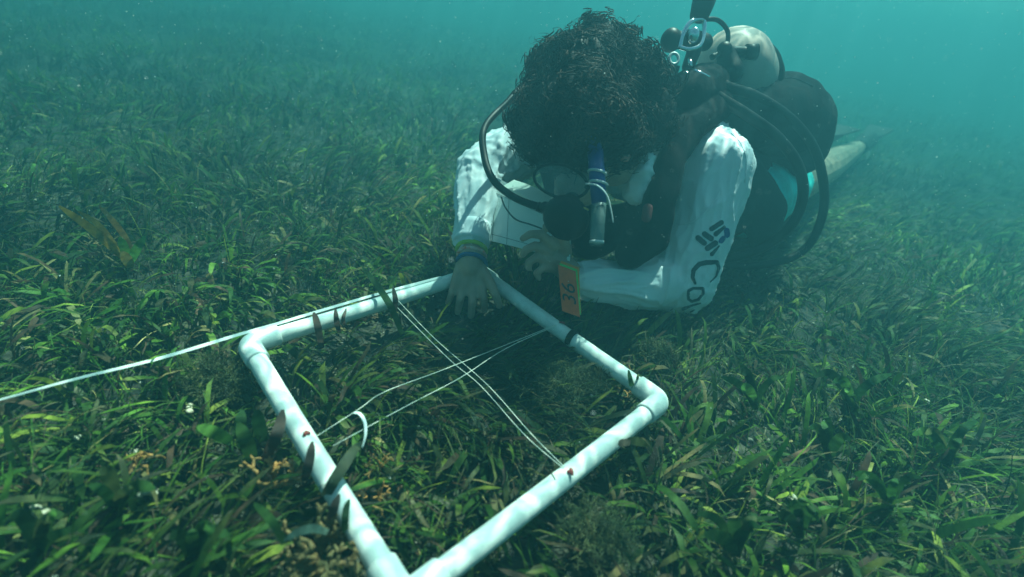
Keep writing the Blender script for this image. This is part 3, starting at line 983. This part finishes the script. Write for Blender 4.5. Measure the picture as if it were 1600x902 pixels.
# ------------------------------------------------------------------ seagrass
PAL = np.array([(.038, .085, .014), (.060, .140, .016), (.120, .21, .022), (.030, .050, .015), (.105, .060, .036), (.15, .14, .08), (.36, .28, .11), (.26, .30, .04)])
PW = np.array([.22, .24, .17, .08, .13, .06, .04, .07])
def blades(roots, n_per, wr, lr, name, label, seedv, thin=False, lean=.5, pal_w=PW, cur=Vector((.5, .35, 0)), kind='stuff', hlim=None):
    rg = np.random.default_rng(seedv)
    R = []
    for (x, y, s) in roots:
        k = rg.integers(n_per[0], n_per[1] + 1)
        for _ in range(k): R.append((x + rg.normal() * .004, y + rg.normal() * .004, s))
    R = np.array(R)
    n = len(R)
    z0 = np.array([floor_h(x, y) for x, y, _ in R]) - .004
    L = (lr[0] + (lr[1] - lr[0]) * rg.beta(1.5, 1.8, n)) * R[:, 2]
    W = (wr[0] + (wr[1] - wr[0]) * rg.beta(1.4, 2.0, n)) * .5
    az = rg.uniform(0, 2 * np.pi, n)
    fl = np.array([(noise.noise(Vector((x * 2.2, y * 2.2, 20))), noise.noise(Vector((x * 2.2, y * 2.2, 40)))) for x, y, _ in R])
    dirh = np.stack([np.cos(az), np.sin(az)], 1) * .6 + np.array([cur.x, cur.y]) * .8 + fl * 2.0
    dirh /= np.linalg.norm(dirh, axis=1)[:, None]
    el0 = np.radians(rg.uniform(50, 85, n))
    bend = rg.uniform(.3, 2.0, n) * lean
    tw = rg.normal(0, .5, n)
    S = 6
    pos = np.stack([R[:, 0], R[:, 1], z0], 1)
    side0 = np.stack([-dirh[:, 1], dirh[:, 0], np.zeros(n)], 1)
    V = np.zeros((n, 2 * S + 1, 3))
    el = el0.copy()
    curve = rg.normal(0, .35, n)
    for s in range(S + 1):
        t = s / S
        wv = W * (1 - .25 * (1 - t)) if s < S - 1 else W * .75
        ang = tw * t
        fwd = np.stack([dirh[:, 0] * np.cos(el), dirh[:, 1] * np.cos(el), np.sin(el)], 1)
        upn = np.cross(side0, fwd)
        sd = side0 * np.cos(ang)[:, None] + upn * np.sin(ang)[:, None]
        if s < S:
            V[:, 2 * s] = pos - sd * wv[:, None]
            V[:, 2 * s + 1] = pos + sd * wv[:, None]
        else:
            V[:, 2 * S] = pos
        step = L / S * (.5 if s == S - 1 else 1)
        nxt = pos + fwd * step[:, None]
        nxt[:, 2] = np.maximum(nxt[:, 2], z0 + .008)
        nxt += side0 * (curve * L / S * t)[:, None]
        pos = nxt
        el = el - bend / S * (1 + t)
    verts = V.reshape(-1, 3)
    ring_ = 2 * S + 1
    quads = np.array([(2 * s, 2 * s + 1, 2 * s + 3, 2 * s + 2) for s in range(S - 1)])
    tri = np.array([(2 * S - 2, 2 * S - 1, 2 * S)])
    off = (np.arange(n) * ring_)[:, None, None]
    Q = (quads[None] + off).reshape(n, -1)
    T = (tri[None] + off).reshape(n, -1)
    loops = np.concatenate([Q, T], 1).ravel()
    per = [4] * (S - 1) + [3]
    sizes = np.tile(per, n)
    starts = np.concatenate([[0], np.cumsum(sizes)[:-1]])
    me = bpy.data.meshes.new(name)
    me.vertices.add(len(verts)); me.vertices.foreach_set('co', verts.astype(np.float32).ravel())
    me.loops.add(len(loops)); me.loops.foreach_set('vertex_index', loops.astype(np.int32))
    me.polygons.add(len(sizes))
    me.polygons.foreach_set('loop_start', starts.astype(np.int32))
    me.update(calc_edges=True)
    ci = rg.choice(len(PAL), n, p=pal_w / pal_w.sum())
    pn = np.array([noise.noise(Vector((x * 1.7, y * 1.7, 8))) + .6 * noise.noise(Vector((x * 5, y * 5, 2))) for x, y, _ in R])  # broad noise paints darker and brighter zones of light into the blade colour
    c = PAL[ci] * (rg.uniform(.7, 1.25, n) * np.clip(1.05 + 1.0 * pn, .5, 1.7))[:, None]
    cc = np.ones((n, ring_, 4)); cc[:, :, :3] = c[:, None]
    tipm = rg.random(n) < .3
    for s in range(S - 2, S + 1):
        f = (s - S + 3) / 3.5
        ids = [2 * s, 2 * s + 1] if s < S else [2 * S]
        for i in ids:
            cc[tipm, i, :3] = cc[tipm, i, :3] * (1 - f) + np.array([.17, .13, .06]) * f
    ca = me.color_attributes.new('Col', 'FLOAT_COLOR', 'POINT')
    ca.data.foreach_set('color', cc.astype(np.float32).ravel())
    o = link_mesh(name, me, 'blade')
    if label: tag(o, label, kind=kind)
    return o

def scatter(dens_near, r_near, power, rmax, seedv, arc=1.35):
    """shoot positions, thinning out with distance from the view point"""
    rg = np.random.default_rng(seedv)
    f0 = math.atan2(FW.y, FW.x)
    out = []
    nr = 60
    edges = np.concatenate([[0.0], np.geomspace(.1, rmax, nr)])
    for a, b_ in zip(edges[:-1], edges[1:]):
        area = arc * (b_ * b_ - a * a)
        rm = (a + b_) / 2
        dn = dens_near if rm < r_near else dens_near * (r_near / rm) ** power
        k = rg.poisson(area * dn)
        r = np.sqrt(rg.uniform(a * a, b_ * b_, k)); th = f0 + rg.uniform(-arc, arc, k)
        for x, y in zip(CAM.x + r * np.cos(th), CAM.y + r * np.sin(th)): out.append((x, y))
    return out
def pipe_dist(x, y):
    d = 9
    for v, lo, hi, w in ((x, 0, .5, y), (x - .5, 0, .5, y), (y, 0, .5, x), (y - .5, 0, .5, x)):
        if lo - .02 < w < hi + .02: d = min(d, abs(v))
    return d
def thin_out(pts, seedv, patch=True):
    rg = np.random.default_rng(seedv)
    out = []
    for x, y in pts:
        nz = noise.noise(Vector((x * 2.6, y * 2.6, 5))) + .5 * noise.noise(Vector((x * 7, y * 7, 1)))
        if patch and nz < -.35 and rg.random() < .75: continue
        s = 1.0 + .25 * nz
        pd = pipe_dist(x, y)
        if pd < .03: s *= .55
        elif pd < .06: s *= .75
        if 0 < x < .5 and 0 < y < .5: s *= .92
        # flattened under the diver
        if -.1 < x < .45 and .75 < y < 1.9: s *= .65
        hd = math.hypot(x - .065, y - .41)
        if hd < .09:
            if rg.random() < .6: continue
            s *= .5
        dc = math.hypot(x - CAM.x, y - CAM.y)
        if dc < .35: s *= .7
        s *= 1.08 - .22 * min(1, max(0, (dc - .8) / 1.2))
        if 0 < x < .5 and 0 < y < .5 and rg.random() < .85: out.append((x + .01, y + .008, s))
        out.append((x, y, s))
    return out
broad = thin_out(scatter(560, 1.6, 1.25, 9.0, 3), 4)
blades(broad, (3, 5), (.005, .0150), (.050, .165), 'seagrass', 'dense bed of broad bladed seagrass leaning with the current', 21, lean=1.15)
fine = thin_out(scatter(1500, 1.8, 1.3, 7.0, 5), 6, patch=False)
blades(fine, (2, 4), (.0010, .0030), (.05, .16), 'fine_seagrass', 'thin thread like seagrass mixed into the bed', 22, lean=.9)
low = thin_out(scatter(450, 1.3, 1.5, 5.0, 8), 9, patch=False)
blades(low, (2, 3), (.006, .012), (.03, .07), 'dead_leaves', 'brown and grey dead leaves lying on the sea floor', 23, lean=2.0,
       pal_w=np.array([.14, .10, .02, .36, .28, .08, .01, .01]))

# taller shoots rising beside and across the pipes
def hero(name, label, bl, group='tall seagrass shoots by the frame', cat='seagrass shoot'):
    """bl: list of (pixel path with heights, width, colour)"""
    vs, fs, cs = [], [], []
    for path, w, c in bl:
        pp = smooth_path(path, 5)
        n = len(pp)
        b0 = len(vs)
        for i, p in enumerate(pp):
            t = i / (n - 1)
            d = (pp[min(i + 1, n - 1)] - pp[max(i - 1, 0)]).normalized()
            sd = d.cross((CAM - p).normalized()).normalized()
            sd = (sd + Vector((.2, .1, .1))).normalized()
            ww = w * .5 * (.8 + .4 * math.sin(math.pi * min(1, t * 1.1))) * (1 if t < .85 else max(.12, (1 - t) / .15) ** .5)
            vs += [p - sd * ww, p + sd * ww]
            k = 1 - .35 * (noise.noise(p * 90) > .1)
            cs += [(c[0] * k, c[1] * k, c[2] * k, 1)] * 2
        for i in range(n - 1):
            a = b0 + 2 * i
            fs.append((a, a + 1, a + 3, a + 2))
    o = pydata(name, vs, fs, 'blade')
    ca = o.data.color_attributes.new('Col', 'FLOAT_COLOR', 'POINT')
    ca.data.foreach_set('color', np.array(cs, dtype=np.float32).ravel())
    tag(o, label, cat, group)
G1, G2, BR, YG = (.035, .08, .022), (.06, .14, .03), (.075, .05, .04), (.13, .16, .05)
P = plane_pt
hero('seagrass_shoot', 'dark tall shoot crossing the far left pipe at its middle', [
    ([P(628, 522, -.06), P(612, 482, .02), P(592, 450, .035), P(565, 415, .05)], .011, G1),
    ([P(612, 495, -.06), P(618, 474, .02), P(614, 448, .034)], .009, BR)])
hero('seagrass_shoot', 'short brown blades over the far left pipe near its left elbow', [
    ([P(503, 545, -.06), P(498, 518, .018), P(494, 500, .028), P(490, 488, .034)], .010, BR),
    ([P(530, 520, -.06), P(526, 502, .018), P(524, 482, .03)], .008, BR),
    ([P(545, 515, -.06), P(536, 502, .018), P(541, 482, .03)], .006, BR)])
hero('seagrass_shoot', 'brown pointed blades standing against the left pipe', [
    ([P(412, 720, -.05), P(428, 690, .018), P(437, 665, .03), P(442, 640, .036)], .013, BR),
    ([P(476, 752, -.04), P(480, 735, .018), P(485, 712, .03), P(488, 690, .034)], .010, BR),
    ([P(380, 700, -.06), P(376, 665, .0), P(378, 640, .01)], .013, G2)])
hero('seagrass_shoot', 'long olive blade laid across the left pipe', [
    ([P(500, 790, -.04), P(514, 765, .02), P(530, 738, .034), P(552, 705, .036), P(566, 690, .02)], .012, (.06, .08, .04)),
    ([P(514, 830, -.04), P(520, 800, .022), P(530, 772, .034)], .009, BR),
    ([P(541, 842, -.02), P(539, 818, .022), P(541, 795, .03), P(546, 780, .032)], .007, G1)])
hero('seagrass_shoot', 'small green blade leaning on the near right pipe', [
    ([P(1018, 694, .01), P(995, 690, .022), P(980, 686, .026)], .011, YG),
    ([P(985, 692, .024), P(973, 692, .026), P(966, 696, .022)], .009, (.28, .2, .14))])
hero('seagrass_shoot', 'green blades standing before the far right pipe', [
    ([P(990, 612, -.04), P(986, 598, .018), P(982, 578, .03)], .007, G2),
    ([P(996, 607, -.04), P(996, 592, .018), P(998, 584, .024)], .004, YG)])
hero('seagrass_shoot', 'bright green leaf pair beside the brown alga at the left', [
    ([P(200, 412, -.05), P(195, 390, .01), P(187, 370, .04)], .014, (.14, .30, .05)),
    ([P(203, 412, -.05), P(212, 392, .01), P(226, 369, .04)], .014, (.14, .34, .06)),
    ([P(204, 418, -.03), P(198, 405, .0), P(190, 393, .02)], .016, (.40, .28, .08))])
hero('seagrass_shoot', 'broad fresh green blades at the left edge of the left pipe', [
    ([P(412, 690, -.05), P(404, 660, .0), P(402, 640, .02)], .015, G2),
    ([P(360, 690, -.02), P(335, 676, .02), P(308, 666, .02)], .014, (.16, .34, .06)),
    ([P(395, 720, -.05), P(385, 690, .0), P(372, 660, .02)], .016, G2)])
hero('seagrass_shoot', 'pale curved blade arching in the near left corner', [
    ([P(512, 832, .02), P(490, 826, .03), P(465, 832, .03), P(444, 845, .02)], .008, (.25, .36, .28)),
    ([P(444, 850, .0), P(430, 822, .02), P(412, 800, .03), P(397, 787, .034)], .008, G2)])
for k, (px, py) in enumerate(((1295, 720), (1480, 730), (1250, 840), (1150, 870), (1390, 800), (1180, 640), (1330, 640), (60, 870), (180, 800), (300, 880))):
    rd_ = random.Random(100 + k)
    bl = []
    for q in range(rd_.randint(4, 6)):
        dx, L_ = rd_.uniform(-55, 55), rd_.uniform(35, 75)
        c_ = rd_.choice((G1, G2, (.10, .24, .04), YG, (.05, .13, .03)))
        bl.append(([P(px, py, -.07), P(px + dx * .25, py - L_ * .5, -.01), P(px + dx * .7, py - L_ * .85, .025), P(px + dx * 1.2, py - L_ * rd_.uniform(.7, 1.05), .03)], rd_.uniform(.009, .014), c_))
    hero('seagrass_shoot', ['broad seagrass shoot right of the near right elbow in the lit patch', 'broad seagrass shoot far out at the right', 'broad seagrass shoot near the lower right', 'seagrass shoot at the bottom right of the frame corner',
        'broad seagrass shoot between the lower right corner and the lit patch', 'seagrass shoot just right of the right elbow', 'seagrass shoot in the upper right bed below the hoses', 'seagrass shoot in the lower left corner',
        'seagrass shoot left of the largest shell', 'seagrass shoot at the bottom left near the brown alga'][k], bl, 'tall seagrass shoots in the open bed')

# ------------------------------------------------------------------ algae, shells, rubble
def branchy(name, label, base, h, spread, n, m, rad, cat='alga', group=None, depth=3, seedv=0):
    rd = random.Random(seedv)
    b = MB()
    def grow(p, d, L, r, lev):
        pts = [p]
        q = p.copy()
        for k in range(3):
            d = (d + Vector((rd.gauss(0, .25), rd.gauss(0, .25), rd.gauss(0, .2)))).normalized()
            q = q + d * L / 3
            pts.append(q.copy())
        b.tube(pts, [r, r * .95, r * .85, r * .7], 6)
        if lev > 0:
            for k in range(rd.choice((2, 2, 3))):
                d2 = (d + Vector((rd.gauss(0, .6), rd.gauss(0, .6), rd.gauss(.1, .4)))).normalized()
                grow(q, d2, L * rd.uniform(.55, .85), r * .75, lev - 1)
    for k in range(n):
        d = Vector((rd.gauss(0, spread), rd.gauss(0, spread), 1)).normalized()
        grow(Vector(base) + Vector((rd.gauss(0, .3), rd.gauss(0, .3), 0)) * h * .5, d, h * .45, rad, depth)
    o = b.build(name, m)
    tag(o, label, cat, group)
    return o
def gp(px, py, z=-.085):
    v = plane_pt(px, py, -.05)
    return Vector((v.x, v.y, floor_h(v.x, v.y)))
branchy('branching_alga', 'orange brown knobbly alga left of the left pipe', P(415, 765, -.06), .055, .5, 4, 'orangealga', .0045, seedv=1)
branchy('branching_alga', 'large golden brown alga piled against the near end of the left pipe', P(505, 880, -.045), .06, .6, 11, 'brownalga', .0055, seedv=2, depth=3)
branchy('branching_alga', 'spiky golden alga tip poking over the near end of the left pipe', P(556, 898, .0), .042, .35, 3, 'brownalga', .0036, seedv=12, depth=2)
branchy('branching_alga', 'orange branching alga just inside the left pipe', P(582, 770, -.08), .06, .35, 3, 'orangealga', .003, seedv=3)
branchy('branching_alga', 'small orange alga inside the far right pipe', P(962, 612, -.07), .05, .3, 3, 'orangealga', .003, seedv=4)
branchy('branching_alga', 'brown alga at the foot of the golden stems out at the left', P(205, 408, -.07), .07, .5, 3, 'brownalga', .004, seedv=5)
hero('golden_stem_plant', 'long golden brown stems leaning to the left out in the grass', [
    ([P(203, 412, -.06), P(172, 383, .0), P(135, 352, .05), P(92, 322, .10)], .014, (.55, .30, .04)),
    ([P(200, 412, -.06), P(175, 378, .0), P(152, 350, .05), P(122, 330, .08)], .010, (.40, .25, .05)),
    ([P(212, 408, -.06), P(196, 372, .0), P(176, 345, .05), P(155, 322, .08)], .010, (.42, .24, .07))], None, 'plant')
branchy('branching_alga', 'tiny yellow alga in the grass at the lower left', P(245, 725, -.06), .04, .5, 3, 'orangealga', .0022, seedv=6)
for i, (px, py, h, lab) in enumerate(((930, 600, .045, 'fuzzy olive alga cushion near the middle of the far right pipe'),
                                      (880, 620, .055, 'fuzzy olive alga cushion inside the frame, nearer its centre'),
                                      (1025, 560, .04, 'fuzzy alga just outside the far right pipe'),
                                      (930, 850, .05, 'dark fuzzy alga outside the near right pipe'),
                                      (340, 600, .05, 'fuzzy alga outside the left corner elbow'))):
    branchy('filament_alga', lab, P(px, py, -.05), h * 1.1, 1.1, 90, 'fuzzalga', .0009, seedv=30 + i, group='fuzzy algae among the blades')
def shell(px, py, s, lab, seedv):
    s *= .8
    rd = random.Random(seedv)
    c = P(px, py, -.045)
    b = MB()
    for k in range(4):
        b.ell(c + Vector((rd.gauss(0, s * .5), rd.gauss(0, s * .5), rd.gauss(0, s * .2))), (s * rd.uniform(.4, .9), s * rd.uniform(.3, .7), s * rd.uniform(.2, .45)),
              Euler((rd.uniform(0, 1), rd.uniform(0, 1), rd.uniform(0, 3))).to_matrix())
    tag(b.fused('shell_fragment', 'shell', None, s * .12, 2), lab, 'shell', 'bleached shells in the grass')
shell(228, 768, .014, 'largest bleached shell lying in the grass at the lower left', 1)
shell(297, 636, .010, 'small bleached shell in the grass below the tape', 2)
shell(60, 800, .012, 'bleached shell close to the lower left edge', 3)
shell(122, 682, .007, 'tiny bleached shell under the tape at the left', 4)
shell(1240, 782, .009, 'bleached shell in the grass right of the near right pipe', 5)
shell(1450, 628, .008, 'bleached shell far out on the right side', 6)

def rubble(n):
    vs, fs, cs = [], [], []
    pts = scatter(260, 1.4, 1.6, 4.0, 77)
    rd = random.Random(5)
    for x, y in pts:
        s = rd.uniform(.002, .008)
        z = floor_h(x, y) + s * .5
        b0 = len(vs)
        k = rd.uniform(.3, 1.0)
        c = (.5 * k, .45 * k, .35 * k, 1)
        for d in ((1, 0, 0), (-1, 0, 0), (0, 1, 0), (0, -1, 0), (0, 0, 1), (0, 0, -1)):
            vs.append((x + s * (d[0] + rd.gauss(0, .3)), y + s * (d[1] + rd.gauss(0, .3)), z + s * .5 * (d[2] + rd.gauss(0, .3))))
            cs.append(c)
        for t in ((0, 2, 4), (2, 1, 4), (1, 3, 4), (3, 0, 4), (2, 0, 5), (1, 2, 5), (3, 1, 5), (0, 3, 5)):
            fs.append(tuple(b0 + i for i in t))
    o = pydata('rubble', vs, fs, 'rubble', smooth=False)
    ca = o.data.color_attributes.new('Col', 'FLOAT_COLOR', 'POINT')
    ca.data.foreach_set('color', np.array(cs, dtype=np.float32).ravel())
    tag(o, 'shell and coral crumbs scattered on the sea floor', kind='stuff')
rubble(0)

# suspended specks drifting in the water
vs, fs = [], []
rd = random.Random(9)
for k in range(8000):
    d = rd.uniform(.35, 2.6)
    p = at(rd.uniform(-300, 1900), rd.uniform(-500, 1000), d)
    if p.z < .03 or p.z > 1.18: continue
    s = rd.uniform(.0004, .0012) * (1 if rd.random() < .95 else 1.8) * max(.5, d)
    b0 = len(vs)
    for q in ((1, 0, 0), (-1, 0, 0), (0, 1, 0), (0, -1, 0), (0, 0, 1), (0, 0, -1)):
        vs.append(p + Vector(q) * s * rd.uniform(.6, 1.2))
    for t in ((0, 2, 4), (2, 1, 4), (1, 3, 4), (3, 0, 4), (2, 0, 5), (1, 2, 5), (3, 1, 5), (0, 3, 5)):
        fs.append(tuple(b0 + i for i in t))
tag(pydata('suspended_specks', vs, fs, 'speck', smooth=False), 'pale specks drifting in the water', kind='stuff')
